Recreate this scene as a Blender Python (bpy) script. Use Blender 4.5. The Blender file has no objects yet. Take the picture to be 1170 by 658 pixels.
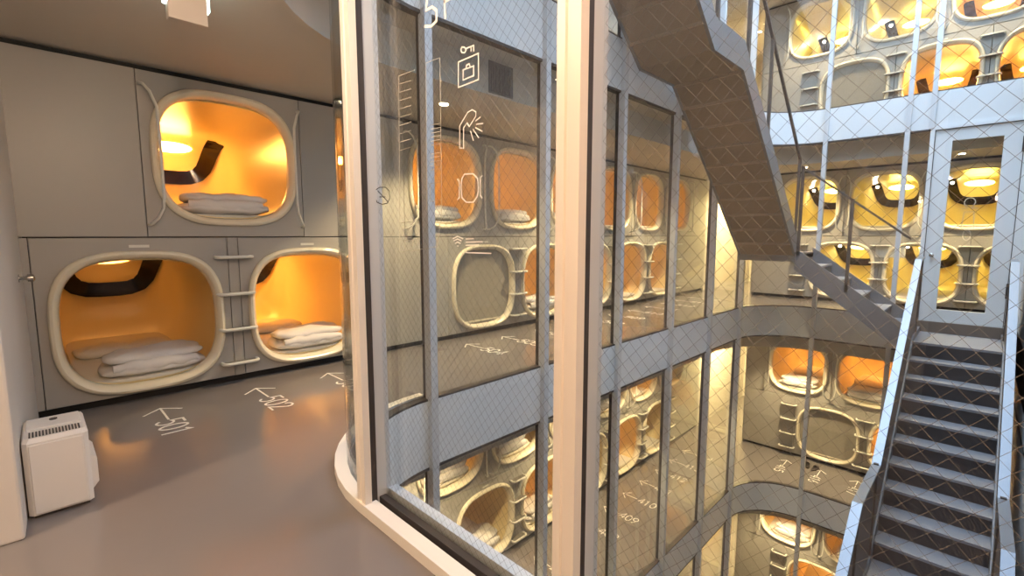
import bpy, math, random
from mathutils import Vector, Matrix, noise
random.seed(7)
S = 0.8                      # every length below is in units of 0.8 m
PI = math.pi
C = bpy.context.scene.collection
sc = bpy.context.scene

# ------------------------------------------------------------------ materials
def lin(c):
    return tuple(((v/255)/12.92 if v <= 10 else ((v/255+.055)/1.055)**2.4) for v in c) + (1,)
def mat(name, rgb, rough=.5, metal=0, noise_amt=0, noise_scale=8, bump=0, spec=.5, stretch=None):
    m = bpy.data.materials.new(name); m.use_nodes = True
    nt = m.node_tree; b = nt.nodes['Principled BSDF']
    b.inputs['Base Color'].default_value = lin(rgb)
    b.inputs['Roughness'].default_value = rough
    b.inputs['Metallic'].default_value = metal
    b.inputs['Specular IOR Level'].default_value = spec
    if noise_amt or bump:
        tc = nt.nodes.new('ShaderNodeTexCoord'); n = nt.nodes.new('ShaderNodeTexNoise')
        n.inputs['Scale'].default_value = noise_scale; n.inputs['Detail'].default_value = 5
        mp = nt.nodes.new('ShaderNodeMapping')
        if stretch: mp.inputs['Scale'].default_value = stretch
        nt.links.new(tc.outputs['Object'], mp.inputs['Vector']); nt.links.new(mp.outputs['Vector'], n.inputs['Vector'])
        if noise_amt:
            r = nt.nodes.new('ShaderNodeMapRange')
            r.inputs['To Min'].default_value = 1-noise_amt; r.inputs['To Max'].default_value = 1+noise_amt
            nt.links.new(n.outputs['Fac'], r.inputs['Value'])
            mx = nt.nodes.new('ShaderNodeMix'); mx.data_type = 'RGBA'; mx.blend_type = 'MULTIPLY'
            mx.inputs['Factor'].default_value = 1; mx.inputs['A'].default_value = lin(rgb)
            nt.links.new(r.outputs['Result'], mx.inputs['B']); nt.links.new(mx.outputs['Result'], b.inputs['Base Color'])
        if bump:
            bp = nt.nodes.new('ShaderNodeBump'); bp.inputs['Strength'].default_value = bump; bp.inputs['Distance'].default_value = .01
            nt.links.new(n.outputs['Fac'], bp.inputs['Height']); nt.links.new(bp.outputs['Normal'], b.inputs['Normal'])
    return m
def emit(name, rgb, strength):
    m = bpy.data.materials.new(name); m.use_nodes = True; nt = m.node_tree; nt.nodes.clear()
    o = nt.nodes.new('ShaderNodeOutputMaterial'); e = nt.nodes.new('ShaderNodeEmission')
    e.inputs['Color'].default_value = rgb + (1,); e.inputs['Strength'].default_value = strength
    nt.links.new(e.outputs[0], o.inputs[0]); return m
def glass(name, tint, ior=1.45):
    m = bpy.data.materials.new(name); m.use_nodes = True; nt = m.node_tree; nt.nodes.clear()
    o = nt.nodes.new('ShaderNodeOutputMaterial'); t = nt.nodes.new('ShaderNodeBsdfTransparent'); g = nt.nodes.new('ShaderNodeBsdfGlossy')
    g.inputs['Roughness'].default_value = .01; t.inputs['Color'].default_value = tint + (1,)
    lw = nt.nodes.new('ShaderNodeLayerWeight'); lw.inputs['Blend'].default_value = .5
    pw = nt.nodes.new('ShaderNodeMath'); pw.operation = 'POWER'; pw.inputs[1].default_value = 4.5
    f = nt.nodes.new('ShaderNodeMapRange'); r0 = ((ior-1)/(ior+1))**2
    f.inputs['To Min'].default_value = r0; f.inputs['To Max'].default_value = .9
    nt.links.new(lw.outputs['Facing'], pw.inputs[0]); nt.links.new(pw.outputs[0], f.inputs['Value'])
    mx = nt.nodes.new('ShaderNodeMixShader')
    nt.links.new(f.outputs[0], mx.inputs[0]); nt.links.new(t.outputs[0], mx.inputs[1]); nt.links.new(g.outputs[0], mx.inputs[2])
    nt.links.new(mx.outputs[0], o.inputs[0]); return m
def ribbed(name, rgb, rough=.5, scale=60):
    m = mat(name, rgb, rough); nt = m.node_tree; b = nt.nodes['Principled BSDF']
    tc = nt.nodes.new('ShaderNodeTexCoord'); w = nt.nodes.new('ShaderNodeTexWave'); w.inputs['Scale'].default_value = scale
    nt.links.new(tc.outputs['Object'], w.inputs['Vector'])
    bp = nt.nodes.new('ShaderNodeBump'); bp.inputs['Strength'].default_value = .8; bp.inputs['Distance'].default_value = .01
    nt.links.new(w.outputs['Fac'], bp.inputs['Height']); nt.links.new(bp.outputs['Normal'], b.inputs['Normal'])
    return m

M = dict(
    floor = mat('epoxy_floor', (122,116,115), .16, noise_amt=.08, noise_scale=1.2),
    ceiling = mat('ceiling_paint', (205,196,186), .8, noise_amt=.03, noise_scale=3),
    wall = mat('wall_paint', (214,208,202), .8, noise_amt=.04, noise_scale=2.5, bump=.05),
    panel = mat('capsule_panel', (170,166,160), .38, noise_amt=.03, noise_scale=2),
    rim = mat('cream_rim', (238,228,205), .22),
    shell = mat('cream_shell', (246,228,178), .28),
    black = mat('black_gap', (12,11,11), .6),
    band = mat('gloss_black_band', (26,14,10), .12),
    hoop = mat('hoop_plastic', (226,224,216), .3),
    facade = mat('facade_paint', (224,228,230), .55, noise_amt=.04, noise_scale=1.5),
    alu = mat('aluminium_frame', (206,210,214), .42, .15),
    dark = mat('dark_gasket', (58,52,50), .5),
    cream = mat('cream_frame_paint', (240,232,222), .45),
    stair = mat('stair_steel', (132,132,134), .45, .3, noise_amt=.06, noise_scale=6),
    under = mat('stair_underside', (150,134,118), .7, noise_amt=.16, noise_scale=1.4),
    rail = mat('rail_steel', (150,158,168), .38, .5),
    post = mat('guard_post_steel', (96,88,82), .5, .3),
    infill = mat('guard_infill_steel', (120,108,98), .5, .2, noise_amt=.08, noise_scale=4),
    riser = ribbed('ribbed_riser', (104,98,96), .55, 40),
    tread = mat('tread_steel', (158,160,166), .5, .2, noise_amt=.05, noise_scale=10),
    sheet = mat('mattress_sheet', (232,226,214), .9, bump=.2, noise_scale=12),
    pillow = mat('pillow_cotton', (236,228,214), .9, bump=.2, noise_scale=14),
    duvet = mat('duvet_cotton', (226,222,220), .9, bump=.25, noise_scale=18),
    plastic = mat('purifier_plastic', (226,221,216), .45),
    chrome = mat('chrome', (190,190,190), .15, 1),
    blind = mat('blind_fabric', (150,144,134), .85, noise_amt=.05, noise_scale=20),
    vinyl = mat('white_vinyl', (244,240,234), .5),
    vinyl_faint = mat('pale_vinyl', (206,202,190), .6),
    wire = mat('mesh_wire', (104,100,96), .6, 0),
    sign_grey = mat('sign_box', (200,190,180), .5),
    loop_fill = mat('dark_loop_plate', (104,98,92), .7),
    slipper = mat('dark_slipper', (46,36,34), .7),
    glass = glass('clear_glass', (.95,.97,.965), 1.28),
    glass_near = glass('wired_glass', (.97,.975,.97), 1.52),
    lamp_bright = emit('lamp_bright', (1,.41,.075), 74),
    lamp_dim = emit('lamp_dim', (1,.40,.08), 8),
    lamp_yellow = emit('lamp_yellow', (1,.74,.13), 42),
    bulb = emit('reading_bulb', (1,.93,.78), 90),
    down = emit('downlight_lens', (1,.80,.52), 40),
    exit_lit = emit('sign_lit_face', (.80,1,.90), 5),
)

# ------------------------------------------------------------------ mesh builder
class MB:
    def __init__(s): s.v, s.f = [], []
    def add(s, vs, fs):
        n = len(s.v); s.v += [tuple(v) for v in vs]; s.f += [tuple(i+n for i in f) for f in fs]; return s
    def box(s, x0, x1, y0, y1, z0, z1, bev=0):
        if x0 > x1: x0, x1 = x1, x0
        if y0 > y1: y0, y1 = y1, y0
        if z0 > z1: z0, z1 = z1, z0
        return s.prism([(x0,y0),(x1,y0),(x1,y1),(x0,y1)], z0, z1)
    def prism(s, poly, z0, z1):
        n = len(poly)
        a = sum(poly[i][0]*poly[(i+1)%n][1]-poly[(i+1)%n][0]*poly[i][1] for i in range(n))
        if a < 0: poly = poly[::-1]
        vs = [(x,y,z0) for x,y in poly] + [(x,y,z1) for x,y in poly]
        fs = [tuple(range(n-1,-1,-1)), tuple(range(n,2*n))] + [(i,(i+1)%n,n+(i+1)%n,n+i) for i in range(n)]
        return s.add(vs, fs)
    def prism_axis(s, poly, a0, a1, axis):
        """polygon given in the two other axes, pushed along axis 'x' (poly in y,z) or 'y' (poly in x,z)"""
        n = len(poly)
        if axis == 'x': vs = [(a0,p,q) for p,q in poly] + [(a1,p,q) for p,q in poly]
        else: vs = [(p,a0,q) for p,q in poly] + [(p,a1,q) for p,q in poly]
        return s.add(vs, [tuple(range(n-1,-1,-1)), tuple(range(n,2*n))] + [(i,(i+1)%n,n+(i+1)%n,n+i) for i in range(n)])
    def loft(s, rings, cap0=False, cap1=False, closed=True):
        n = len(rings[0]); vs = [p for r in rings for p in r]; fs = []
        for k in range(len(rings)-1):
            for i in range(n if closed else n-1):
                j = (i+1) % n
                fs.append((k*n+i, k*n+j, (k+1)*n+j, (k+1)*n+i))
        if cap0: fs.append(tuple(range(n-1,-1,-1)))
        if cap1: fs.append(tuple((len(rings)-1)*n+i for i in range(n)))
        return s.add(vs, fs)
    def tube(s, pts, r, n=8, caps=True):
        pts = [Vector(p) for p in pts]; rings = []; up = None
        for i, p in enumerate(pts):
            a = pts[max(i-1,0)]; b = pts[min(i+1,len(pts)-1)]; t = (b-a).normalized()
            if up is None:
                up = Vector((0,0,1)) if abs(t.z) < .9 else Vector((1,0,0))
            u = (up - t*up.dot(t)).normalized(); w = t.cross(u); up = u
            rr = r[i] if isinstance(r, (list,tuple)) else r
            rings.append([p + (u*math.cos(2*PI*k/n) + w*math.sin(2*PI*k/n))*rr for k in range(n)])
        return s.loft(rings, caps, caps)
    def sweep(s, path, sec, zc=None):
        """path: (x,y,nx,ny) list; sec: list of (offset, z) closed polygon"""
        return s.loft([[ (x+nx*o, y+ny*o, z) for o,z in sec] for x,y,nx,ny in path], True, True)
    def ribbon(s, pts, w, t, M3, closed=False):
        """flat stroke in the local xy plane, width w, thickness t, placed by matrix M3"""
        P = [Vector(p) for p in pts]; n = len(P); L, R = [], []
        for i in range(n):
            a = P[i-1] if (i > 0 or closed) else P[i]; b = P[(i+1)%n] if (i < n-1 or closed) else P[i]
            d1 = (P[i]-a); d2 = (b-P[i])
            d1 = d1.normalized() if d1.length > 1e-9 else d2.normalized()
            d2 = d2.normalized() if d2.length > 1e-9 else d1
            m = (d1+d2); m = m.normalized() if m.length > 1e-6 else d1
            k = 1/max(.5, m.dot(d1)); nn = Vector((-m.y, m.x))*(w/2*k)
            e = Vector((0,0))
            if not closed and i == 0: e = -d2*w/2
            if not closed and i == n-1: e = d1*w/2
            L.append(P[i]+nn+e); R.append(P[i]-nn+e)
        rings = [[M3 @ Vector((L[i].x,L[i].y,0)), M3 @ Vector((R[i].x,R[i].y,0)), M3 @ Vector((R[i].x,R[i].y,t)), M3 @ Vector((L[i].x,L[i].y,t))] for i in range(n)]
        if closed: rings.append(rings[0])
        return s.loft(rings, not closed, not closed)
    def build(s, name, m, parent=None, smooth=False, loc=(0,0,0), bevel=0):
        me = bpy.data.meshes.new(name); me.from_pydata([(x*S,y*S,z*S) for x,y,z in s.v], [], s.f)
        me.materials.append(m); me.validate()
        o = bpy.data.objects.new(name, me); C.objects.link(o); o.location = Vector(loc)*S
        import bmesh
        bm = bmesh.new(); bm.from_mesh(me); bmesh.ops.recalc_face_normals(bm, faces=bm.faces); bm.to_mesh(me); bm.free()
        if smooth:
            for p in me.polygons: p.use_smooth = True
            try: me.set_sharp_from_angle(angle=math.radians(42))
            except Exception: pass
        if bevel:
            b = o.modifiers.new('bevel', 'BEVEL'); b.width = bevel*S; b.segments = 2; b.limit_method = 'ANGLE'
        if parent: o.parent = parent
        return o
def empty(name, loc=(0,0,0), rz=0):
    o = bpy.data.objects.new(name, None); C.objects.link(o); o.location = Vector(loc)*S; o.rotation_euler = (0,0,rz)
    o.empty_display_size = .1; return o
def tag(o, label, cat, group=None, kind=None):
    o['label'] = label; o['category'] = cat
    if group: o['group'] = group
    if kind: o['kind'] = kind
    return o
def struct(o, label=None):
    o['kind'] = 'structure'
    if label: o['label'] = label
    return o
KIDS = {}
def copy_tree(o, parent=None):
    c = o.copy(); C.objects.link(c); c.parent = parent
    for ch in o.children: copy_tree(ch, c)
    return c

# ------------------------------------------------------------------ plan of the building
H = 4.04                       # storey
XL, YN, YF, XR = -3.55, 1.35, 11.5, .52     # glass lines of the well, and its solid side wall
CX, CYN, CYF, R = -2.4, 2.5, 10.35, 1.15    # rounded corners
XC, YC = -5.56, 13.3           # capsule fronts on the long wall and the far wall
ZG = 3.46                      # head of the glazing
def arc(cx, cy, a0, a1, n=12):
    return [(cx+R*math.cos(a), cy+R*math.sin(a), -math.cos(a), -math.sin(a)) for a in [a0+(a1-a0)*i/n for i in range(n+1)]]
near_arc = arc(CX, CYN, 1.5*PI, PI); far_arc = arc(CX, CYF, PI, .5*PI)
def full_path(x_end=None):
    x_end = XR if x_end is None else x_end
    return [(x_end, YN, 0, 1)] + near_arc + far_arc + [(x_end, YF, 0, -1)]
def plate(mb, o, z0, z1, xe=2.3, y0=-1.7, y1=17.2, x0=-8.7):
    """the floor plan around the well, edge held back from the glass line by o"""
    r = R+o; xl = CX-r; yn = CYN-r; yf = CYF+r
    mb.box(x0, xl, y0, y1, z0, z1); mb.box(xl, xe, y0, yn, z0, z1); mb.box(xl, xe, yf, y1, z0, z1)
    mb.box(XR, xe, yn, yf, z0, z1)
    a = [1.5*PI - .5*PI*i/12 for i in range(13)]
    mb.prism([(xl,yn)]+[(CX+r*math.cos(t), CYN+r*math.sin(t)) for t in a][::-1], z0, z1)
    a = [PI - .5*PI*i/12 for i in range(13)]
    mb.prism([(xl,yf)]+[(CX+r*math.cos(t), CYF+r*math.sin(t)) for t in a][::-1], z0, z1)
    return mb
LV = {1:H, 0:0, -1:-H, -2:-2*H}
LW = {1:'on the highest floor in view', 0:'on the floor of the white door', -1:'one floor below the white door', -2:'two floors below the white door'}

for lv, z in LV.items():
    f = plate(MB(), 0, z-.58, z).build('floor', M['floor']); struct(f, 'glossy grey-brown resin floor '+LW[lv])
    c = plate(MB(), .42, z+3.1, z+3.16).build('ceiling', M['ceiling']); struct(c, 'beige ceiling '+LW[lv])
    if lv < 1 or True:
        c = plate(MB(), .0, z+H-.60, z+H-.58).build('ceiling', M['ceiling']); struct(c)
    path = full_path()
    fa = MB().sweep(path, [(0,z-.60),(.035,z-.60),(.035,z+.035),(0,z+.035)]).build('trim_1', M['facade'], smooth=True); struct(fa, 'pale painted edge band of the floor '+LW[lv])
    ri = MB().sweep(path, [(-.44,z+3.08),(-.40,z+3.08),(-.40,z+ZG),(-.44,z+ZG)]).build('trim_2', M['ceiling'], smooth=True); struct(ri)
    if lv == 0: ri = MB().sweep([(XR,YN,0,1)]+near_arc, [(-.16,z+0),(-.08,z+0),(-.08,z+.06),(-.16,z+.06)]).build('trim_3', M['cream'], smooth=True); struct(ri, 'white curb along the glass of the near window')
# roof above the highest floor, open over the well
struct(plate(MB(), 0, 2*H-.58, 2*H).build('ceiling_roof', M['facade']))
struct(MB().sweep(full_path(), [(0,2*H-.6),(.035,2*H-.6),(.035,2*H+.3),(0,2*H+.3)]).build('trim_4', M['facade'], smooth=True))
# outer walls
Z0, Z1 = -2*H-.6, 2*H
struct(MB().box(XR, XR+.12, YN-.1, YF+.1, Z0, Z1).build('wall_right', M['facade']), 'pale blue-white solid wall beside the stairs')
struct(MB().box(-8.9,-8.7,-1.9,17.3,Z0,Z1).build('wall_outer', M['wall']))
struct(MB().box(2.3,2.5,-1.9,17.3,Z0,Z1).build('wall_east', M['wall']))
struct(MB().box(-8.9,2.5,17.2,17.4,Z0,Z1).build('wall_far', M['wall']))
struct(MB().box(-8.9,2.5,-1.9,-1.7,Z0,Z1).build('wall_behind', M['wall']))
struct(MB().box(-8.9,2.5,-1.9,17.4,Z0-.2,Z0).build('floor_lowest', M['floor']))
# the white pier at the left edge
struct(MB().prism([(-8.7,-1.7),(-3.38,-1.7),(-3.38,-.13),(XC-.1,-.055),(-8.7,-.055)],0.0,3.1).build('wall_left', M['wall'], bevel=.012), 'rough white wall end beside the capsules')

# made-up dark door behind, standing in for the viewer's dark reflection in the glass
dd = empty('dark_reflection_door', (0,0,0)); struct(dd, 'made-up dark door in the rear wall, for a dark reflection')
MB().box(-.15,1.15,-1.7,-1.66,0,2.9).build('door_leaf', M['dark'], dd)
MB().box(-.22,-.15,-1.7,-1.63,0,2.97).build('door_frame', M['dark'], dd); MB().box(1.15,1.22,-1.7,-1.63,0,2.97).build('door_frame', M['dark'], dd)
MB().tube([(-.05,-1.66,1.2),(-.05,-1.60,1.2),(.08,-1.60,1.2)], .014, 8).build('stand_in_handle', M['chrome'], dd)
# ------------------------------------------------------------------ glazing
def bay(n, seg, z, m_glass, label, mull=True, rails=True):
    w = empty('window_%d' % n, (0,0,0)); struct(w, label)
    o_ = -.07 if (z == 0 and seg is near_arc) else 0
    g = MB().sweep(seg, [(o_-.012,z+.04),(o_,z+.04),(o_,z+ZG-.02),(o_-.012,z+ZG-.02)]).build('glass_pane', m_glass, w, smooth=True)
    MB().sweep(seg, [(-.05,z+.0),(.034,z+.0),(.034,z+.055),(-.05,z+.055)]).build('bottom_rail', M['dark'], w, smooth=True)
    MB().sweep(seg, [(-.05,z+ZG-.05),(.034,z+ZG-.05),(.034,z+ZG+.02),(-.05,z+ZG+.02)]).build('top_rail', M['dark'], w, smooth=True)
    return w
def mullion(w, x, y, nx, ny, z, wd=.075):
    tx, ty = -ny, nx
    def q(o, t): return (x+nx*o+tx*t, y+ny*o+ty*t)
    MB().prism([q(.005,-wd/2), q(.005,wd/2), q(.095,wd/2), q(.095,-wd/2)], z-.6, z+H-.605).build('mullion', M['alu'], w)
    MB().prism([q(-.05,-wd/2+.01), q(-.05,wd/2-.01), q(.004,wd/2-.01), q(.004,-wd/2+.01)], z+.056, z+ZG-.055).build('inner_mullion', M['dark'], w)
nwin = 1
ys = [CYN + (CYF-CYN)*i/5 for i in range(6)]
for lv, z in LV.items():
    half = len(far_arc)//2
    segs = [near_arc] + [[(XL,a,1,0),(XL,b,1,0)] for a,b in zip(ys[:-1], ys[1:])] + [far_arc, [(CX,YF,0,-1),(-1.12,YF,0,-1)], [(-1.12,YF,0,-1),(-.79,YF,0,-1)]]
    for i, sg in enumerate(segs):
        w = bay(nwin, sg, z, M['glass'], 'clear glass bay number %d from the curved corner, %s' % (i+1, LW[lv])); nwin += 1
        x, y, nx, ny = sg[0]
        if i > 0: mullion(w, x, y, nx, ny, z)
    if lv == 1 or lv < 0:
        w = bay(nwin, [(-.79,YF,0,-1),(XR,YF,0,-1)], z, M['glass'], 'wide clear glass bay above or below the door, '+LW[lv]); nwin += 1
        mullion(w, -.79, YF, 0, -1, z)
    if lv != 0:
        w = bay(nwin, [(CX,YN,0,1),(XR,YN,0,1)], z, M['glass'], 'glass bay under the wired window, '+LW[lv]); nwin += 1

# the near wired window, with thick posts
for (a, b, nm) in ((-2.34,-.91,'wired glass window between the two pale posts'), (-.91,XR-.02,'wired glass window in front of the stairs')):
    w = empty('window_%d' % nwin, (0,0,0)); nwin += 1; struct(w, nm)
    MB().box(a+.002, b-.07, YN-.012, YN, .05, ZG-.03).build('glass_pane', M['glass_near'], w)
    MB().box(a+.0, b-.067, YN-.055, YN-.015, 0, .07).build('bottom_rail', M['dark'], w)
    MB().box(a+.0, b-.067, YN+.002, YN+.06, 0.03, .10).build('bottom_rail', M['alu'], w)
    MB().box(a+.0, b-.067, YN-.05, YN+.05, ZG-.06, ZG+.03).build('top_rail', M['cream'], w)
    m = MB(); px, pz, rw = .047, .052, .00055
    x0, x1, z0, z1 = a+.003, b-.07, .06, ZG-.04
    k = pz/px
    for sgn in (1,-1):
        c0 = z0-k*(x1-x0); c = c0
        while c < z1+k*(x1-x0):
            # z = c + sgn*k*(x-x0)
            pts = []
            xa, xb = x0, x1
            za, zb = c, c+sgn*k*(x1-x0)
            lo, hi = z0, z1
            t0, t1 = 0., 1.
            dz = zb-za
            ta, tb = sorted(((lo-za)/dz, (hi-za)/dz))
            t0, t1 = max(0,ta), min(1,tb)
            if t1-t0 > .01:
                P = lambda t: (x0+(x1-x0)*t, YN-.006, za+dz*t)
                m.tube([P(t0), P(t1)], rw, 3, False)
            c += pz
    m.build('wire_mesh', M['wire'], w)
def post(cx, n, lab):
    p = empty('pillar_post', (cx, YN, 0)); struct(p, lab)
    MB().prism([(-.062,-.15),(-.03,-.15),(-.026,-.143),(-.012,-.143),(-.008,-.15),(.030,-.15),(.030,-.11),(-.062,-.11)], 0, ZG+.05).build('inner_cover', M['cream'], p)
    MB().box(-.055,.020,-.11,-.07,0,ZG).build('gasket', M['dark'], p)
    MB().box(-.05,.012,-.07,.02,0,ZG+.1).build('outer_cover', M['alu'], p)
    return p
post(-2.355, 0, 'pale window post at the start of the curved glass')
post(-.925, 1, 'broad cream window post between the two wired windows')

# ------------------------------------------------------------------ capsule
def sup(a, b, n, N=56, cz=.75):
    out = []
    for i in range(N):
        t = 2*PI*i/N; c, s_ = math.cos(t), math.sin(t)
        out.append((a*abs(c)**(2/n)*(1 if c >= 0 else -1), cz+b*abs(s_)**(2/n)*(1 if s_ >= 0 else -1)))
    return out
SA, SB, SN = .69, .66, 3.4
def depth(x, z):
    """depth of the shell's end cap at (x, z)"""
    r = (abs(x/SA)**SN + abs((z-.75)/SB)**SN)**(1/SN)
    return 2.30 + .56*(1-min(r,.999)**3.2)**(1/2.2)
def ring(sc_, y, a=None, b=None, n=SN):
    return [(x, y, z) for x, z in sup((a or SA)*sc_, (b or SB)*sc_, n)]
def make_capsule(row, lamp, closed, ladder):
    t = empty('sleeping_capsule')
    zb, zt = (.07, 1.53) if row == 'lower' else (-.02, 1.49)
    hw = .722
    # panel: rectangle with a rounded opening, 4 cm thick
    N = 56; hole = sup(.64, .645, 3.0)
    rect = []
    for x, z in hole:
        dx, dz = x, z-.75
        k = min(hw/abs(dx) if abs(dx) > 1e-6 else 9e9, ((zt-.75) if dz > 0 else (.75-zb))/abs(dz) if abs(dz) > 1e-6 else 9e9)
        rect.append((dx*k, .75+dz*k))
    for cx_, cz_ in ((hw,zt),(-hw,zt),(-hw,zb),(hw,zb)):       # snap the nearest point to each corner
        j = min(range(N), key=lambda i: (rect[i][0]-cx_)**2+(rect[i][1]-cz_)**2); rect[j] = (cx_, cz_)
    rr = [(x*.993, .75+(z-.75)*.993) for x, z in rect]
    MB().loft([[(x,.05,z) for x,z in hole], [(x,0,z) for x,z in hole], [(x,0,z) for x,z in rr], [(x,.008,z) for x,z in rect], [(x,.05,z) for x,z in rect]]).build('front_panel', M['panel'], t)
    # rim
    prof = [(1.0,-.0),(1.005,-.03),(.985,-.052),(.955,-.058),(.925,-.045),(.90,-.01),(.885,.05),(.90,.075)]
    MB().loft([[(x,y,z) for x,z in sup(.655*s_, .66*s_, 3.0)] for s_, y in prof]).build('opening_rim', M['rim'], t, smooth=True)
    # shell
    rings = [ring(.865,.07,n=3.1), ring(.94,.10), ring(.985,.16), ring(1,.28), ring(1,1.0), ring(1,1.7), ring(1,2.30)]
    for k in (.985,.95,.88,.78,.65,.48,.3,.12):
        rings.append([(x, depth(x,z), z) for x, z in sup(SA*k, SB*k, SN)])
    if not closed:
        MB().loft(rings, False, True).build('shell', M['shell'], t, smooth=True)
        # U shaped gloss band on the end wall
        path = [(-.50,1.33),(-.475,1.22),(-.44,1.08),(-.40,.97),(-.33,.88),(-.22,.835),(-.1,.825),(.1,.825),(.22,.835),(.33,.88),(.40,.97),(.44,1.08),(.475,1.22),(.50,1.33)]
        fine = []
        for a, b in zip(path[:-1], path[1:]):
            for k in range(3): fine.append((a[0]+(b[0]-a[0])*k/3, a[1]+(b[1]-a[1])*k/3))
        fine.append(path[-1]); P = [Vector(p) for p in fine]; rg = []
        for i, p in enumerate(P):
            d = (P[min(i+1,len(P)-1)]-P[max(i-1,0)]).normalized(); nn = Vector((-d.y,d.x))*.095
            a, b = p+nn, p-nn; a.y = min(a.y,1.40); b.y = min(b.y,1.40)
            rg.append([(a.x,depth(a.x,a.y)+.01,a.y),(a.x,depth(a.x,a.y)-.03,a.y),(b.x,depth(b.x,b.y)-.03,b.y),(b.x,depth(b.x,b.y)+.01,b.y)])
        MB().loft(rg, True, True).build('console_band', M['band'], t, smooth=True)
        # lamp: a flat oval lens
        n = 20; lr = []
        for k, off in ((1,.012),(1,-.006),(.9,-.014),(.5,-.022)):
            lr.append([(.26*k*math.cos(2*PI*i/n), depth(.26*k*math.cos(2*PI*i/n), 1.235+.062*k*math.sin(2*PI*i/n))+off-.004, 1.235+.062*k*math.sin(2*PI*i/n)) for i in range(n)])
        MB().loft(lr, False, True).build('ceiling_lamp', M[lamp], t, smooth=True)
        if lamp == 'lamp_yellow':
            bx, bz = -.47, 1.26; y = depth(bx,bz)-.07
            MB().tube([(bx,y+.07,bz),(bx,y,bz)], .02, 10).build('lamp_stem', M['band'], t)
            m = MB(); m.loft([[(bx+.03*math.cos(p)*math.cos(2*PI*i/10), y-.02+.03*math.sin(p), bz+.03*math.cos(p)*math.sin(2*PI*i/10)) for i in range(10)] for p in [-PI/2+.1+ (PI-.2)*k/6 for k in range(7)]], True, True)
            m.build('reading_bulb', M['bulb'], t, smooth=True)
        # mattress, clipped to the shell
        low = [p for p in sup(SA*.985, SB*.985, SN, 96) if p[1] < .19]
        low.sort(); prof = low + [(low[-1][0],.19),(low[-1][0]-.03,.212),(low[0][0]+.03,.212),(low[0][0],.19)]
        MB().loft([[(x*k, y, .12+(z-.12)*kk if z > .18 else z) for x, z in prof] for y,k,kk in ((.10,.90,.85),(.13,.97,1),(2.2,1,1),(2.5,.96,1),(2.66,.84,.9))], True, True).build('mattress', M['sheet'], t, smooth=True)
    else:
        m = MB(); m.loft([[(x,y,z) for x,z in sup(.60*s_,.605*s_,3.0)] for s_,y in ((1,.035),(.5,.045),(.05,.05))], False, True)
        m.loft([[(x,y,z) for x,z in sup(.60*s_,.605*s_,3.0)] for s_,y in ((1,.035),(1,.07),(.05,.07))], False, True)
        m.build('roll_blind', M['blind'], t, smooth=True)
        MB().box(-.46,.46,.02,.045,.20,.225).build('blind_bar', M['rim'], t)
    if row == 'upper':
        for s_ in (-1, 1):
            MB().tube([(s_*.703,.0,1.36),(s_*.70,-.05,1.36),(s_*.685,-.10,1.345),(s_*.645,-.14,1.28),(s_*.605,-.16,1.15),(s_*.60,-.16,1.0),(s_*.60,-.16,.35),(s_*.61,-.155,.24),(s_*.65,-.13,.15),(s_*.69,-.08,.10),(s_*.70,-.04,.09),(s_*.703,0,.09)], .013, 8).build('grab_bar', M['hoop'], t, smooth=True)
    else:
        MB().box(-.075,.075,-.008,.0,1.44,1.465).build('number_plate', M['hoop'], t)
    return t
protos = {}
def capsule(row, lamp, closed, ladder, x, y, z, rz, label, group):
    key = (row, lamp if not closed else None, closed, ladder)
    if key not in protos:
        t = protos[key] = make_capsule(*key[:1], lamp, closed, ladder); o = t
    else: o = copy_tree(protos[key])
    o.location = Vector((x, y, z))*S; o.rotation_euler = (0,0,rz)
    tag(o, label, 'sleeping capsule', group); return o
def make_ladder():
    t = empty('wall_ladder')
    for zz in (.22,.58,.95,1.33):
        pts = [(-.165,.0,zz),(-.165,-.05,zz)] + [(-.165+.05-.05*math.cos(a), -.06-.05*math.sin(a), zz) for a in (.3,.8,1.2,1.5)]
        pts = pts + [(-x, y, z) for x,y,z in pts[::-1]]
        r_ = MB().tube(pts, .017, 8).build('rung', M['hoop'], t, smooth=True)
        MB().prism([(-.15,-.002),(.15,-.002),(.15,-.075),(.125,-.103),(-.125,-.103),(-.15,-.075)], zz-.006, zz+.004).build('rung_loop_plate', M['loop_fill'], r_)  # added dark plate filling the inside of each rung loop
    return t
ladder0 = []
def ladder(x, y, z, rz, label):
    if ladder0: o = copy_tree(ladder0[0])
    else: o = make_ladder(); ladder0.append(o)
    o.location = Vector((x,y,z))*S; o.rotation_euler = (0,0,rz); tag(o, label, 'ladder', 'hoop ladders between the lower capsules')
ORD = ['first','second','third','fourth','fifth','sixth','seventh','eighth']
UPL = [1.51, 4.30, 5.79, 7.24, 8.69, 10.14, 11.59]
LOL = [.715, 2.26, 5.02, 6.51, 7.96, 9.41, 10.86]
UPD = [-3.05,-1.60,-.15,1.30]; LOD = [-2.33,-.88,.57]
CAPS = {}
short = {1:'highest floor', 0:'white door floor', -1:'floor below door', -2:'second floor below door'}
for lv in (0,-1,-2):
    z = LV[lv]
    for row, lst, dz in (('upper',UPL,1.56),('lower',LOL,0)):
        for i, y in enumerate(lst):
            if lv == -2 and i < 2: continue
            closed = (lv == 0 and row == 'lower' and i == 2)
            lamp = 'lamp_dim' if (row == 'lower' and i == 0) else 'lamp_bright'
            if lv < 0: lamp = 'lamp_dim' if (i+lv) % 2 else 'lamp_bright'
            lad = row == 'lower' and i != 1
            state = 'blind-closed' if closed else ('dim orange' if lamp == 'lamp_dim' else 'bright orange')
            lab = '%s %s capsule, %s from wall end, long wall, %s' % (state, row, ORD[i], short[lv])
            CAPS[('L',lv,row,i)] = capsule(row, lamp, closed, lad, XC, y, z+dz, PI/2, lab, 'capsules along the long wall')
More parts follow.
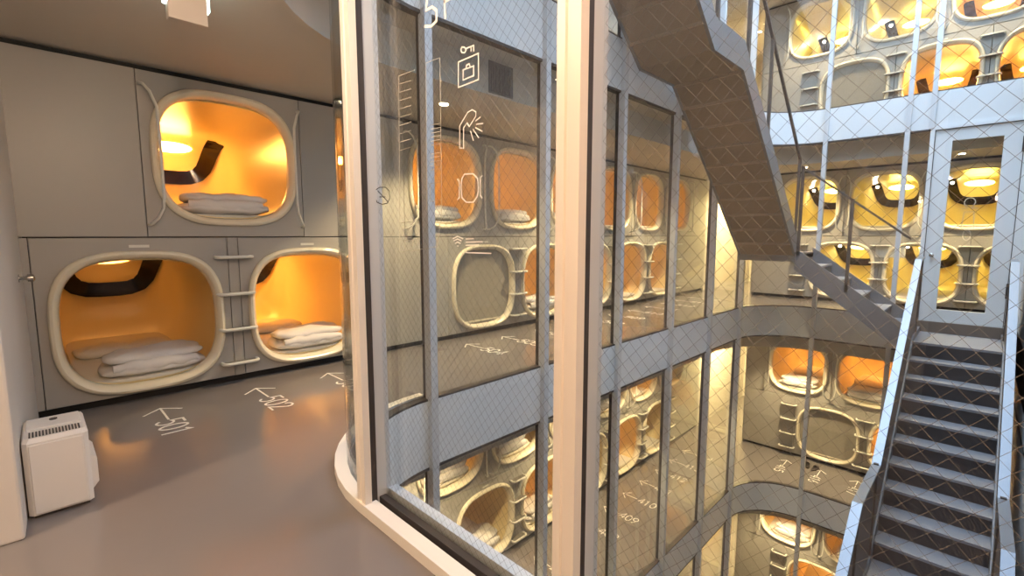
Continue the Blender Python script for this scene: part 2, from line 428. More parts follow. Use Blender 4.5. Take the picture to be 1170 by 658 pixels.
for lv in (1,0,-1,-2):
    z = LV[lv]
    for row, lst, dz in (('upper',UPD,1.56),('lower',LOD,0)):
        for i, x in enumerate(lst):
            if lv == -2 and i == 3: continue
            closed = (row == 'lower' and i == 0 and lv in (1,-1))
            lamp = 'lamp_yellow' if lv == 0 or (lv == 1 and row == 'upper' and i < 2) else 'lamp_bright'
            state = 'blind-closed' if closed else ('yellow-lit' if lamp == 'lamp_yellow' else 'orange-lit')
            lab = '%s %s capsule, %s from bright passage, far wall, %s' % (state, row, ORD[i], short[lv])
            CAPS[('D',lv,row,i)] = capsule(row, lamp, closed, row == 'lower', x, YC, z+dz, 0, lab, 'capsules along the far wall')
for lv in (0,-1,-2):
    for i, y in enumerate(LOL):
        if i == 1 or (lv == -2 and i == 0): continue
        ladder(XC, y+.77 if i == 0 else y+.73, LV[lv], PI/2, 'pale hoop rungs right of the %s lower capsule, long wall, %s' % (ORD[i], short[lv]))
for lv in (1,0,-1,-2):
    for i, x in enumerate(LOD): ladder(x+.725, YC, LV[lv], 0, 'pale hoop rungs right of the %s lower capsule, far wall, %s' % (ORD[i], short[lv]))
    ladder(LOD[0]-.85, YC, LV[lv], 0, 'pale hoop rungs beside the bright passage, far wall, %s' % short[lv])
# blank panels, black shadow gaps and the backs of the capsule rows
def panels(mb, spans, zb, zt, wall):
    for a, b in spans:
        if b-a < .03: continue
        if wall == 'L': mb.box(XC-.05, XC, a+.004, b-.004, zb, zt)
        else: mb.box(a+.004, b-.004, YC, YC+.05, zb, zt)
def gaps(lst, lo, hi):
    out = []; c = lo
    for x in lst:
        if x-.722 > c+.001: out.append((c, x-.722))
        c = x+.722
    if hi > c: out.append((c, hi))
    return out
for lv in (1,0,-1,-2):
    z = LV[lv]; m = MB()
    skip = (lv == 1)
    panels(m, gaps([] if skip else (UPL if lv > -2 else UPL[2:]), -.15 if lv > -9 else 0, YC+.1), z+1.54, z+3.05, 'L')
    panels(m, gaps([] if skip else (LOL if lv > -2 else LOL[2:]), -.15, YC+.1), z+.07, z+1.53, 'L')
    struct(m.build('wall_long', M['panel'], bevel=.003), 'blank grey wall panels of the long wall, '+short[lv])
    m = MB()
    panels(m, gaps(UPD if lv > -2 else UPD[:3], -4.25, 2.28), z+1.54, z+3.05, 'D'); panels(m, gaps(LOD, -4.25, 2.28), z+.07, z+1.53, 'D')
    m.box(-4.27,-4.23,YC,17.2,z+.0,z+3.1)
    struct(m.build('wall_far_panels', M['panel'], bevel=.003), 'blank grey wall panels of the far wall, '+short[lv])
    m = MB(); m.box(XC-.10, XC-.055, -.15, YC+.1, z+3.05, z+3.1); m.box(XC-.10, XC-.055, -.15, YC+.1, z, z+.07)
    m.box(-4.2, 2.28, YC+.055, YC+.1, z+3.05, z+3.1); m.box(-4.2, 2.28, YC+.055, YC+.1, z, z+.07)
    m.box(XC-3.0, XC-2.95, -.15, 17.2, z, z+3.1); m.box(-4.2, 2.28, YC+2.95, YC+3.0, z, z+3.1)
    struct(m.build('trim_5', M['black']))
    m = MB(); m.box(XC-.5, XC-.02, YC+.12, YC+.2, z, z+3.1); m.box(XC-.1, XC-.02, YC+.2, 17.2, z, z+3.1)
    struct(m.build('wall_passage', M['wall']), 'white wall of the bright passage, '+short[lv])

# ------------------------------------------------------------------ bedding
def soft(mb, cx, cy, cz, a, b, c, n=3.0, amp=.02, seed=0, freq=5, nu=36, nv=16, groove=False):
    rings = []
    for j in range(nv+1):
        v = -PI/2 + PI*(.02+.96*j/nv); cv, sv = math.cos(v), math.sin(v); rg = []
        for i in range(nu):
            u = 2*PI*i/nu; cu, su = math.cos(u), math.sin(u)
            f = lambda q, e: abs(q)**e*(1 if q >= 0 else -1)
            x = a*f(cv,.55)*f(cu,2/n); y = b*f(cv,.55)*f(su,2/n); zz = c*f(sv,.8)
            d = noise.noise(Vector((x*freq+seed, y*freq, zz*freq*1.5)))*amp + noise.noise(Vector((x*freq*2.6+seed+9, y*freq*2.6, zz*4)))*amp*.5
            k = 1+d/max(a,b)*1.5
            rg.append((cx+x*k, cy+y*k, cz+zz+d))
        rings.append(rg)
    return mb.loft(rings, True, True)
def pillow_mesh(seed):
    m = MB(); soft(m, 0,0,.065, .44,.19,.068, 3.4, .02, seed, 4); return m
def duvet_mesh(seed):
    m = MB()
    soft(m, 0,0,.065, .43,.25,.065, 4, .024, seed, 5)
    soft(m, .015,.015,.165, .40,.225,.058, 4, .03, seed+3, 5)
    # the rounded fold at the front joining the layers
    pts = [(-.34+.68*i/14, -.20+.012*noise.noise(Vector((i*.6+seed,0,0))), .10+.018*noise.noise(Vector((i*.5,seed,0)))) for i in range(15)]
    rr = [.03+.03*math.sin(PI*i/14)**.4+.006*math.sin(i*1.7+seed) for i in range(15)]
    m.tube(pts, rr, 12)
    m.tube([(-.30+.6*i/12, -.12+.05*math.sin(i*.5+seed), .185+.01*math.sin(i*1.1)) for i in range(13)], [.006+.016*math.sin(PI*i/12) for i in range(13)], 8)
    return m
pil0 = pillow_mesh(1).build('pillow', M['pillow'], smooth=True); duv0 = duvet_mesh(2).build('folded_duvet', M['duvet'], smooth=True)
first = {'p':pil0, 'd':duv0}; seen_first = set()
def bed(kind, key, lx, ly, rz, label):
    c = CAPS[key]; o = first[kind]
    if kind in seen_first: o = o.copy(); C.objects.link(o)
    seen_first.add(kind)
    th = c.rotation_euler.z; x, y, _ = c.location/S
    o.location = Vector((x+lx*math.cos(th)-ly*math.sin(th), y+lx*math.sin(th)+ly*math.cos(th), c.location.z/S+.209))*S
    o.rotation_euler = (0,0,th+rz)
    tag(o, label, 'pillow' if kind == 'p' else 'duvet', 'pillows in the capsules' if kind == 'p' else 'folded duvets in the capsules')
def nick(key):
    w, lv, row, i = key
    return '%s %s-wall capsule from the %s, %s' % (ORD[i]+' '+row, 'long' if w == 'L' else 'far', 'wall end' if w == 'L' else 'passage', short[lv])
beds = [(('L',0,'lower',0),'pd'),(('L',0,'lower',1),'pd'),(('L',0,'upper',0),'d'),(('L',0,'upper',1),'d'),(('L',0,'upper',2),'d'),(('L',0,'lower',3),'pd'),(('L',0,'upper',3),'d'),
        (('D',-1,'upper',0),'pd'),(('D',-1,'upper',1),'pd'),(('L',-1,'lower',2),'pd'),(('L',-1,'lower',3),'pd'),(('L',-1,'upper',1),'d'),(('L',-1,'upper',2),'d'),(('D',-1,'lower',1),'d'),
        (('L',-1,'lower',4),'pd'),(('D',-2,'upper',0),'pd'),(('D',-2,'upper',1),'pd'),(('L',-1,'upper',4),'pd')]
for j, (key, what) in enumerate(beds):
    if 'p' in what: bed('p', key, -.04+.05*math.sin(j*2), 1.5 if j else 1.35, .02*math.sin(j*3), 'white pillow in the '+nick(key))
    if 'd' in what: bed('d', key, .02+.06*math.sin(j*1.3+1), .31, .06*math.sin(j*2+1), 'white folded duvet in the '+nick(key))

# ------------------------------------------------------------------ strokes: numbers and pictograms
def arcpts(cx, cy, rx, ry, a0, a1, n=10):
    return [(cx+rx*math.cos(math.radians(a0+(a1-a0)*i/n)), cy+ry*math.sin(math.radians(a0+(a1-a0)*i/n))) for i in range(n+1)]
DIG = {   # each glyph in a box 0.6 wide, 1 high
 '0':[arcpts(.3,.5,.26,.48,0,360,20)],
 '1':[[(.3,.02),(.3,.98),(.14,.84)]],
 '2':[arcpts(.3,.72,.24,.25,170,-30,10)+[(.06,.02),(.56,.02)]],
 '3':[arcpts(.28,.74,.22,.23,150,-90,8)+arcpts(.28,.26,.26,.25,90,-150,9)],
 '4':[[(.46,.02),(.46,.98),(.05,.3),(.58,.3)]],
 '5':[[(.52,.97),(.12,.97),(.09,.56)]+arcpts(.28,.32,.26,.30,120,-140,12)],
 '6':[[(.42,.98),(.12,.5)]+arcpts(.3,.29,.24,.28,150,-210,16)],
 '7':[[(.05,.97),(.55,.97),(.22,.02)]],
 '8':[arcpts(.3,.74,.2,.23,-90,270,14),arcpts(.3,.26,.25,.25,90,450,14)],
 '9':[arcpts(.3,.71,.24,.27,-30,330,16)+[(.2,.02)]],
 'F':[[(.1,.0),(.1,.97),(.56,.97)],[(.1,.54),(.5,.54)]],
}
def glyphs(mb, text, x, y, h, w, t, M3, gap=.8):
    for ch in text:
        for st in DIG[ch]:
            mb.ribbon([(x+px*h, y+py*h) for px,py in st], w, t, M3)
        x += gap*h
def floor_mark(num, wall, c, z, label):
    # the arrow points at the wall, the number follows it outwards
    m = MB(); o = empty('floor_marking') if False else None
    if wall == 'L':
        M3 = Matrix.Identity(3).to_4x4(); M3.translation = Vector((0,0,0))
        m.ribbon([(.13,-.135),(0,0),(.13,.135)], .016, .002, M3); m.ribbon([(0.01,0),(.36,0)], .016, .002, M3)
        glyphs(m, num, .38, -.10, .2, .018, .002, M3, .68)
        ob = m.build('floor_marking', M['vinyl'], loc=(XC+.40, c, z+.001))
    else:
        M3 = Matrix.Rotation(-PI/2, 4, 'Z')
        m.ribbon([(.13,-.135),(0,0),(.13,.135)], .016, .002, M3); m.ribbon([(0.01,0),(.36,0)], .016, .002, M3)
        glyphs(m, num, .38, -.10, .2, .018, .002, M3, .68)
        ob = m.build('floor_marking', M['vinyl'], loc=(c, YC-.40, z+.001))
    tag(ob, label, 'floor marking', 'white capsule numbers on the floor')
allL = sorted([(y,'u') for y in UPL]+[(y,'l') for y in LOL])
for lv, base in ((0,500),(-1,400)):
    for i, (y, _) in enumerate(allL):
        floor_mark(str(base+1+i), 'L', y, LV[lv], 'white arrow and number %d on the floor facing the long capsule wall' % (base+1+i))
allD = sorted([(x,'u') for x in UPD[:3]]+[(x,'l') for x in LOD[:2]])
for i, (x, _) in enumerate(allD):
    floor_mark(str(401+len(allL)+i), 'D', x, LV[-1], 'white arrow and number %d on the floor facing the far capsule wall' % (401+len(allL)+i))

# pictograms on the wired window: they lie on the glass, seen from inside
# helper: a pixel of the photograph -> point on the glass plane
PITCH, YAW, FL = math.radians(6.3), math.radians(44.6), 542.0
CAM = Vector((0,0,1.55))
def ray(px, py):
    u, v = (px-585)/FL, (329-py)/FL
    fw = math.cos(PITCH)+v*math.sin(PITCH); up = v*math.cos(PITCH)-math.sin(PITCH)
    return Vector((-math.sin(YAW)*fw+math.cos(YAW)*u, math.cos(YAW)*fw+math.sin(YAW)*u, up))
def on_glass(px, py):
    d = ray(px, py); t = (YN-.014)/d.y; p = CAM+d*t; return (p.x, p.z)
GM = Matrix(((1,0,0,0),(0,0,1,YN-.0145),(0,1,0,0),(0,0,0,1)))
def decal(strokes, w, name, m, label, cat, group=None):
    mb = MB()
    pts_all = []
    for st in strokes:
        cl = st[0] == 'c'; pts = [on_glass(*p) if not isinstance(p, str) else p for p in (st[1:] if cl else st)]
        mb.ribbon(pts, w, -.0015, GM, cl)
    o = mb.build(name, m); me = o.data
    c = sum((v.co for v in me.vertices), Vector())/len(me.vertices); me.transform(Matrix.Translation(-c)); o.location = c
    return tag(o, label, cat, group)
G = 'white pictograms on the wired glass'
decal([[(509,-14),(489,-8),(487,12),(494,8),(499,12),(499,24),(493,30),(486,30)], [(509,20),(507,-16),(520,-22)],[(508,2),(516,-2)]], .012, 'storey_sign', M['vinyl'], 'large 5F storey lettering cut off at the top of the wired glass', 'sign', G)
decal([['c',(524,71),(547,61),(547,91),(524,100)], ['c',(529.5,80),(541.5,75.5),(541.5,86.5),(529.5,91.5)], [(533,78),(533.5,74.5),(536.5,73),(537.5,76)],
       ['c',(528,54),(531,54),(533,57),(531,60.5),(528,60),(526.8,57)], [(533,55.5),(541.5,52),(541.5,58)], [(538.5,53.5),(538.5,58)]], .0055, 'locker_pictogram', M['vinyl'], 'white pictogram of a key above a padlock in a square', 'sign', G)
decal([['c',(525.5,169.5),(525.5,144),(535,128),(540,125.5),(544,128),(544,133),(536.5,144.5),(534,140.5),(530,146),(530,169)],
       [(544,138),(549,134)],[(545,142),(552,141)],[(544,146),(551,150)],[(541,148),(547,157)],[(538,150),(541,160)]], .0045, 'shower_pictogram', M['vinyl'], 'white pictogram of a hand shower spraying water', 'sign', G)
decal([['c',(531,199),(541,198.5),(546,204),(547,214),(546,224),(541,231),(533,231),(528,226),(527,214),(528,204)], [(523,205),(525,207),(525,226),(523,228)], [(551,201),(549,203),(549,223),(551,226)]], .0055, 'capsule_pictogram', M['vinyl'], 'white pictogram of a rounded capsule opening between two grab bars', 'sign', G)
decal([[(519,275),(523,273),(527,275)],[(520.5,278),(523,276.5),(526,278)],[(518,272.5),(523,270),(529,272.5)],[(523,281),(523.6,281)]]+
      [[(533,273+k*3.6),(533+w_,272.6+k*3.6)] for k, w_ in ((0,8),(1,18),(2,14))]+[[(533,288.5),(561,289.5)]], .005, 'wireless_sign', M['vinyl'], 'white wireless symbol with three short text lines on the wired glass', 'sign', G)
cyc = [['c',(429.5,217),(434,214),(441,214),(445,218),(445.5,227),(443,232),(437,233.5),(431,231),(429.5,226)], [(432,218),(443,230)],[(434,225),(440,225)]]
decal(cyc, .004, 'no_smoking_sticker', M['dark'], 'small dark rounded no smoking sticker on the glass by the first post', 'sign')
lines = [[(456,87),(474,80)],[(456,87),(457,255)],[(487,72),(503,66)],[(503,66),(505,240)],[(487,72),(488,240)],
         [(457,255),(472,253)],[(457,288),(500,282)],[(457,255),(457,288)],[(500,282),(505,240)],[(460,262),(470,261)],[(460,262),(460,270)],[(460,270),(470,269)],[(460,275),(478,274)],[(463,275),(463,283)],[(472,274),(472,282)]]
for k in range(9): lines.append([(457,96+k*9.5),(470,92+k*9.5)])
for k in range(6): lines.append([(493,143+k*4.6),(503,141+k*4.6)])
for k in range(5): lines.append([(492,176+k*4.6),(504,174+k*4.6)])
lines += [[(492,210),(504,208)],[(492,230),(504,228)],[(492,210),(492,230)]]
decal(lines, .0022, 'storey_diagram', M['vinyl_faint'], 'faint line drawing of the building floors on the wired glass', 'sign')

# ------------------------------------------------------------------ the white door
d = empty('door_1', (0,0,0)); struct(d, 'white steel door with a tall glass light at the head of the stairs')
m = MB(); yd0, yd1 = YF-.03, YF+.03
for x0,x1,z0,z1 in ((-.73,-.50,0,3.40),(.13,.36,0,3.40),(-.50,.13,0,.22),(-.50,.13,3.20,3.40)): m.box(x0,x1,yd0,yd1,z0,z1)
m.build('door_leaf', M['facade'], d)
MB().box(-.505,.135,YF-.006,YF+.006,.21,3.21).build('glass_pane', M['glass'], d)
m = MB(); m.box(-.80,-.74,YF-.08,YF+.05,0,ZG); m.box(.37,XR,YF-.08,YF+.05,0,ZG); m.box(-.74,.37,YF-.08,YF+.05,3.41,ZG); m.build('door_frame', M['facade'], d)
m = MB(); m.box(-.74,-.73,YF-.04,YF+.04,0,3.41); m.box(.36,.37,YF-.04,YF+.04,0,3.41); m.box(-.73,.36,YF-.04,YF+.04,3.40,3.41); m.build('door_seal', M['dark'], d)
for zz in (.5,2.9): MB().box(.345,.385,YF-.10,YF-.082,zz,zz+.25).build('hinge', M['dark'], d)
m = MB(); m.tube([(-.63,YF-.03,1.2),(-.63,YF-.10,1.2)], .018, 10); m.tube([(-.63,YF-.09,1.2),(-.63,YF-.10,1.2),(-.63,YF-.13,1.2),(-.63,YF-.14,1.2)], [.02,.035,.035,.015], 14); m.build('door_knob', M['chrome'], d, smooth=True)
m = MB(); DMx = Matrix(((1,0,0,-.20),(0,0,1,YF-.008),(0,1,0,1.62),(0,0,0,1)))
m.ribbon([(-.10,.40),(-.03,.40)]+arcpts(0,.50,.07,.08,-120-0,-420+60,14)[::1]+[(.03,.40),(.10,.40)], .012, -.002, DMx)
m.ribbon([(-.06,.34),(-.08,.06),(.08,.06),(.06,.34)], .012, -.002, DMx, True); m.ribbon(arcpts(0,-.06,.05,.09,0,360,14), .012, -.002, DMx)
tag(m.build('washroom_pictogram', M['vinyl_faint']), 'pale figure pictogram on the glass of the white door', 'sign')
struct(MB().box(-.80,XR,YF-.09,YF-.036,-.2,-.005).build('trim_6', M['infill']), 'dark threshold under the white door')

# ------------------------------------------------------------------ stairs
RI, GO = .238, .32
# lower flight, from the door landing down towards the wired window
st = empty('metal_staircase', (0,0,0))
tag(st, 'grey metal stairs going down from the white door with ribbed risers', 'stairs')
X0, X1 = -.69, .35; YT, ZT = 10.2, -.2
MB().box(X0, X1, YT, YF-.09, ZT-.05, ZT).build('landing', M['tread'], st)
nst = 10
steps = []
y, z = YT, ZT
for i in range(nst):
    steps.append((y, z)); z -= RI; y -= GO
tr, rs = [], []
for i, (yy, zz) in enumerate(steps):
    MB().box(X0, X1, yy-.012, yy+.004, zz-RI, zz-.035).build('riser', M['riser'], st)
    MB().box(X0, X1, yy-GO-.015, yy-.012, zz-RI-.035, zz-RI).build('tread', M['tread'], st)
ym, zm = YT-nst*GO, ZT-nst*RI
MB().box(X0, X1, ym-1.15, ym-.015, zm-.06, zm).build('landing', M['tread'], st)
y2, z2 = ym-1.15, zm
for i in range(7):
    MB().box(X0, X1, y2-.012, y2+.004, z2-RI, z2-.0).build('riser', M['riser'], st)
    if i < 6: MB().box(X0, X1, y2-GO-.015, y2-.012, z2-RI-.035, z2-RI).build('tread', M['tread'], st)
    y2 -= GO; z2 -= RI
yb, zb = y2, z2
def prof_band(lo, hi):
    P = [(YF-.1,ZT),(YT,ZT),(ym,zm),(ym-1.15,zm),(yb,zb)]
    return P
for xs in (X0-.05, X1):
    P = [(YF-.1,ZT),(YT+.05,ZT),(ym,zm),(ym-1.15,zm),(yb,zb+.1)]
    poly = [(a,b+.10) for a,b in P] + [(a,b-.32) for a,b in P[::-1]]
    # built as convex pieces joined end to end
    m = MB()
    for (a,b) in zip(P[:-1],P[1:]): m.prism_axis([(a[0],a[1]-.30),(a[0],a[1]+.09),(b[0],b[1]+.09),(b[0],b[1]-.30)], xs, xs+.05, 'x')
    m.build('stringer', M['stair'], st)
    m = MB(); Q = [(10.75,ZT+1.36),(YT,ZT+1.33),(ym+.1,zm+1.30),(ym-1.15,zm+1.33),(yb,zb+1.35)]
    Q2 = [(10.75,ZT+.09),(YT,ZT+.09),(ym+.1,zm+.09),(ym-1.15,zm+.09),(yb,zb+.15)]
    for i in range(4): m.prism_axis([Q2[i],Q[i],Q[i+1],Q2[i+1]], xs+.018, xs+.03, 'x')
    m.build('guard_panel', M['infill'], st)
    m = MB()
    for a,b in zip(Q[:-1],Q[1:]): m.prism_axis([(a[0],a[1]-.0),(a[0],a[1]+.035),(b[0],b[1]+.035),(b[0],b[1])], xs-.02, xs+.07, 'x')
    m.build('handrail', M['rail'], st)
    for (yy,zz) in ((10.72,ZT),(ym+.1,zm),(ym-1.12,zm)):
        MB().box(xs+.0, xs+.05, yy-.02, yy+.02, zz+.09, zz+1.35).build('post', M['post'], st)
# cross flight from the corner landing down to the door landing
cf = empty('metal_staircase', (0,0,0)); tag(cf, 'short grey metal flight crossing in front of the far glass', 'stairs')
ZL = 1.23; XA, XB = -3.42, -2.42; YA, YB = 9.9, 11.2
MB().box(XA, XB, YA, YB, ZL-.10, ZL).build('landing', M['under'], cf)
g2 = (X0-.095-XB)/5
for i in range(5):
    xx = XB+g2*i; zz = ZL-RI*(i+1)
    MB().box(xx, xx+g2+.012, YA+.04, YB-.04, zz-.035, zz).build('tread', M['tread'], cf)
    MB().box(xx-.012, xx, YA+.04, YB-.04, zz, zz+RI-.03).build('riser', M['riser'], cf)
for ya in (YA-.0, YB-.04):
    m = MB(); m.prism_axis([(XB-.02,ZL-.30),(XB-.02,ZL+.09),(X0-.08,ZL-RI*5+.04),(X0-.08,ZL-RI*5-.42)], ya, ya+.04, 'y')
    m.build('stringer', M['stair'], cf)
m = MB(); m.box(XA, XB, YA-.02, YA+.0, ZL-.16, ZL+.05); m.box(XA-.02, XA, YA, YB, ZL-.16, ZL+.05); m.build('edge_plate', M['stair'], cf)
hr = [(XB,ZL+1.58),(X0-.12,ZL-RI*5.6+1.62)]
m = MB(); m.prism_axis([(hr[0][0],hr[0][1]-.04),(hr[0][0],hr[0][1]),(hr[1][0],hr[1][1]),(hr[1][0],hr[1][1]-.04)], YA, YA+.03, 'y'); m.build('handrail', M['post'], cf)
for k in (0,.48,):
    x_ = hr[0][0]+(hr[1][0]-hr[0][0])*k; zt = hr[0][1]+(hr[1][1]-hr[0][1])*k
    MB().box(x_, x_+.05, YA, YA+.04, zt-1.62, zt-.02).build('post', M['post'], cf)
# upper flight, climbing from the corner landing back over the well
uf = empty('metal_staircase', (0,0,0)); tag(uf, 'brown-grey steel flight seen from below, hanging over the well', 'stairs')
MS = .836
U = [(9.9,1.17),(6.82,1.17+MS*3.08),(5.87,1.17+MS*3.08),(2.3,1.17+MS*3.08+MS*3.57)]
m = MB()
for a,b in zip(U[:-1],U[1:]): m.prism_axis([a,(a[0],a[1]+.05),(b[0],b[1]+.05),b], XA+.03, XB-.03, 'x')
m.build('soffit', M['under'], uf)
n1 = 11
for j,(a,b) in enumerate(((U[0],U[1]),(U[2],U[3]))):
    n = 10 if j == 0 else 12
    for i in range(n):
        y0_ = a[0]+(b[0]-a[0])*i/n; y1_ = a[0]+(b[0]-a[0])*(i+1)/n; zz = a[1]+(b[1]-a[1])*(i+1)/n+.08
        MB().box(XA+.04, XB-.04, y1_, y0_, zz-.03, zz).build('tread', M['tread'], uf)
        # the folded undersides of the steps show as faint ridges in the soffit
        MB().box(XA+.035, XB-.035, y1_+.0, y1_+.03, zz-.115-.012, zz-.09).build('soffit_rib', M['under'], uf)
for xs in (XA, XB-.04):
    m = MB()
    for a,b in zip(U[:-1],U[1:]): m.prism_axis([(a[0],a[1]-.015),(a[0],a[1]+.36),(b[0],b[1]+.36),(b[0],b[1]-.015)], xs, xs+.04, 'x')
    m.build('stringer', M['stair'], uf)
    m = MB(); Hh = 1.72
    for a,b in zip(U[:-1],U[1:]): m.prism_axis([(a[0],a[1]+Hh-.05),(a[0],a[1]+Hh),(b[0],b[1]+Hh),(b[0],b[1]+Hh-.05)], xs, xs+.04, 'x')
    m.build('handrail', M['post'], uf)
    def zu(yy):
        for a,b in zip(U[:-1],U[1:]):
            if b[0] <= yy <= a[0]: return a[1]+(b[1]-a[1])*(yy-a[0])/(b[0]-a[0])
    for yy in (9.84, 8.0, 7.0, 5.95, 4.6):
        MB().box(xs, xs+.04, yy-.025, yy+.025, zu(yy)+.34, zu(yy)+Hh-.02).build('post', M['post'], uf)

# ------------------------------------------------------------------ things by the capsules
# air purifier
ap = empty('air_purifier', (-3.78,.02,0)); tag(ap, 'white box-shaped air purifier on the floor beside the wall end', 'air purifier')
a0, a1, b0, b1, h = -.20, .20, -.135, .135, .45
body = MB(); body.loft([[(a0,b0,.02),(a1-.02,b0,.02),(a1,b0+.02,.02),(a1,b1-.02,.02),(a1-.02,b1,.02),(a0,b1,.02)], [(a0,b0,h-.02),(a1-.02,b0,h-.02),(a1,b0+.02,h-.02),(a1,b1-.02,h-.02),(a1-.02,b1,h-.02),(a0,b1,h-.02)],
                 [(a0+.02,b0+.01,h),(a1-.04,b0+.01,h),(a1-.02,b0+.03,h),(a1-.02,b1-.03,h),(a1-.04,b1-.01,h),(a0+.02,b1-.01,h)]], True, True).build('body', M['plastic'], ap)
body.location = (0,0,0)
m = MB(); m.box(a1+.0, a1+.012, b0+.025, b1-.025, .03, h-.03); m.build('front_cover', M['plastic'], ap, bevel=.004)
m = MB()
for k in range(16): m.box(a1-.13, a1-.04, b0+.03+k*.0135, b0+.037+k*.0135, h, h+.004)
m.build('outlet_grille', M['dark'], ap)
m = MB(); m.box(a0+.04, a1-.16, b0+.02, b1-.02, h, h+.014); m.build('control_panel', M['plastic'], ap, bevel=.004)
MB().tube([(a0+.12,0,h+.013),(a0+.12,0,h+.02)], .018, 12).build('button', M['dark'], ap)
m = MB(); m.prism_axis([(b1,.06),(b1+.03,.10),(b1+.03,.24),(b1,.28)], a0+.03, a1-.06, 'x'); m.build('side_filter', M['plastic'], ap)
m = MB(); m.box(a0+.02,a1-.02,b0+.02,b1-.02,0,.02); m.build('foot', M['dark'], ap)
# wall knob
m = MB(); m.tube([(0,0,0),(0,.012,0)], [.03,.03], 14); m.tube([(0,.012,0),(0,.04,0),(0,.055,0),(0,.085,0),(0,.095,0)], [.012,.014,.028,.028,.014], 14)
tag(m.build('coat_knob', M['chrome'], smooth=True, loc=(-5.05,-.082,1.235)), 'small metal knob sticking out of the white wall end', 'coat knob')
# hanging sign
sg = empty('hanging_sign', (-3.5,.77,3.1)); tag(sg, 'lit sign box hanging from the ceiling, its plain back towards the room', 'sign')
MB().box(-.02,.05,-.10,.10,-.29,0).build('sign_box', M['sign_grey'], sg, bevel=.004)
MB().box(-.028,-.02,-.09,.09,-.24,-.03).build('lit_face', M['exit_lit'], sg)
MB().box(-.015,.045,-.115,-.10,-.20,-.02).build('lit_edge', M['exit_lit'], sg); MB().box(-.015,.045,.10,.115,-.20,-.02).build('lit_edge', M['exit_lit'], sg)
# dark slatted rectangle in the riser of the ceiling edge
v = MB()
for k in range(10): v.box(-.0,.012,-.16+k*.034,-.145+k*.034,0,.3)
v.box(-.004,0,-.18,.2,-.02,.32)
tag(v.build('ceiling_slats', M['dark'], loc=(CX-R-.398+.0, 3.82, 3.12)), 'dark slatted rectangle high in the ceiling edge behind the glass', 'vent')
# small white louvre on the far wall
lv_ = empty('louvre_box', (-1.42, YC, 1.2)); tag(lv_, 'small white ribbed louvre on the far wall between two capsules', 'louvre')
MB().box(-.26,.26,-.012,0,-.13,.13).build('backing', M['hoop'], lv_)
m = MB()
for k in range(10): m.box(-.25+k*.052,-.225+k*.052,-.03,-.012,-.12,.12)
m.build('slats', M['hoop'], lv_)
# slippers
def slipper():
    m = MB(); pts = [(.045*math.cos(t)*(1.15 if math.sin(t) > 0 else .9), .13*math.sin(t)) for t in [2*PI*i/24 for i in range(24)]]
    m.prism(pts, 0, .018)
    rg = []
    for k in range(7):
        y = .02+.095*k/6; w = .052*(1-(k/6)**3*.75); hgt = .055*(1-(k/6)**2*.8)
        rg.append([(w*math.cos(a), y, .018+hgt*math.sin(a)) for a in [PI*i/8 for i in range(9)]])
    m.loft(rg, False, False, closed=False)
    return m
s0 = slipper().build('slipper', M['slipper'], smooth=True, loc=(-2.62,12.92,-H+.001)); s0.rotation_euler = (0,0,.3); s0.scale = (1.25,1.25,1.25)
tag(s0, 'dark slipper on the floor below the closed far capsule, toe to the wall', 'slipper', 'pair of dark slippers')
s1 = s0.copy(); C.objects.link(s1); s1.location = Vector((-2.44,12.86,-H+.001))*S; s1.rotation_euler = (0,0,-.25)
s1['label'] = 'dark slipper on the floor below the closed far capsule, turned outward'

# ------------------------------------------------------------------ ceiling lights
def spot(x, y, z, energy, col=(1,.74,.40), size=110, lens=True, lab=''):
    t = None
    if lens:
        t = empty('ceiling_downlight', (x,y,z)); tag(t, lab, 'downlight', 'round downlights in the corridors')
        MB().tube([(0,0,-.008),(0,0,.0)], .075, 20).build('trim_ring', M['rim'], t)
        MB().tube([(0,0,-.014),(0,0,-.008)], .05, 16).build('lens', M['down'], t)
    l = bpy.data.lights.new('downlight', 'SPOT'); l.energy = energy; l.color = col; l.spot_size = math.radians(size); l.spot_blend = .6; l.shadow_soft_size = .06
    o = bpy.data.objects.new('downlight_light', l); C.objects.link(o)
    if t: o.parent = t; o.location = (0,0,-.03*S)
    else: o.location = Vector((x,y,z-.03))*S
    return o
E0 = 260
for lv in (1,0,-1,-2):
    z = LV[lv]+3.1
    for i, y in enumerate((3.57,6.6,9.6)):
        if lv == 1 and i < 1: continue
        spot(-4.65, y, z, E0, lab='round downlight %s over the long corridor, %s' % (ORD[i], short[lv]))
    for i, x in enumerate((-3.0,-.4)):
        spot(x, 12.55, z, E0, lab='round downlight %s over the far corridor, %s' % (ORD[i], short[lv]))
    spot(-4.8, 14.6, z, 750, (1,.74,.32), 160, lab='bright round downlight in the end passage, %s' % short[lv])
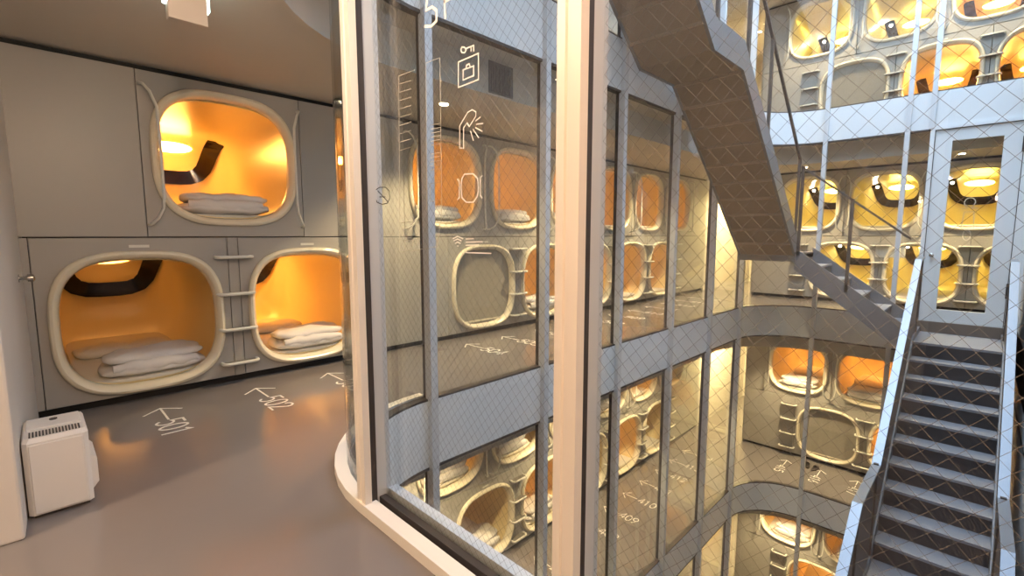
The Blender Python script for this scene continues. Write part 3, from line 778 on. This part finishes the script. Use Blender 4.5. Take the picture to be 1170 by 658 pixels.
# globes added out of view to warm the near ceiling and window posts
for i, (x, y, e, c_, lb) in enumerate(((-1.7,.3,30,(1,.78,.58),'globe lamp added to brighten the near ceiling, between sign and window'),(.25,.35,46,(1,.60,.34),'globe lamp added to warm the window posts, by the side wall'))):
    t = empty('fill_globe', (x,y,3.1)); tag(t, lb, 'fill lamp')
    MB().tube([(0,0,-.16),(0,0,0)], .012, 8).build('stem', M['rim'], t)
    m = MB(); m.loft([[(.05*math.cos(p)*math.cos(2*PI*k/14), .05*math.cos(p)*math.sin(2*PI*k/14), -.2+.05*math.sin(p)) for k in range(14)] for p in [-1.4+2.8*j/8 for j in range(9)]], True, True)
    m.build('globe', M['down'], t, smooth=True)
    l = bpy.data.lights.new('globe', 'POINT'); l.energy = e; l.color = c_; l.shadow_soft_size = .05
    o = bpy.data.objects.new('fill_globe_light', l); C.objects.link(o); o.parent = t; o.location = (0,0,-.32*S)

spot(-3.1, -1.15, 3.1, 140, (1,.74,.48), 120, lab='downlight added to brighten the rear wall, next to the white wall end')  # this pair is added unseen, to warm the rear wall's reflection in the glass
spot(1.5, -.9, 3.1, 120, (1,.74,.48), 150, lab='downlight added to brighten the rear wall, near the side wall')
# ------------------------------------------------------------------ daylight
w = bpy.data.worlds.new('sky'); sc.world = w; w.use_nodes = True
bg = w.node_tree.nodes['Background']; bg.inputs[0].default_value = (.62,.78,1,1); bg.inputs[1].default_value = 6.3
pl = bpy.data.lights.new('sky_portal', 'AREA'); pl.shape = 'RECTANGLE'; pl.size = (XR-XL)*S; pl.size_y = (YF-YN)*S
pl.cycles.is_portal = True
po = bpy.data.objects.new('sky_portal', pl); C.objects.link(po); po.location = Vector(((XR+XL)/2,(YF+YN)/2,2*H+.35))*S

# ------------------------------------------------------------------ camera
cam = bpy.data.cameras.new('camera'); co = bpy.data.objects.new('camera', cam); C.objects.link(co)
cam.sensor_width = 36; cam.lens = FL/1170*36; cam.clip_start = .01
co.location = CAM*S; co.rotation_euler = (PI/2-PITCH, 0, YAW); sc.camera = co
sc.view_settings.view_transform = 'Standard'; sc.view_settings.look = 'None'; sc.view_settings.gamma = 1; sc.view_settings.exposure = .35
sc.view_settings.use_curve_mapping = False
sc.cycles.use_denoising = True
sc.cycles.transparent_max_bounces = 24; sc.cycles.max_bounces = 8; sc.cycles.diffuse_bounces = 4; sc.cycles.glossy_bounces = 4
sc.cycles.sample_clamp_indirect = 6; sc.cycles.caustics_reflective = False; sc.cycles.caustics_refractive = False
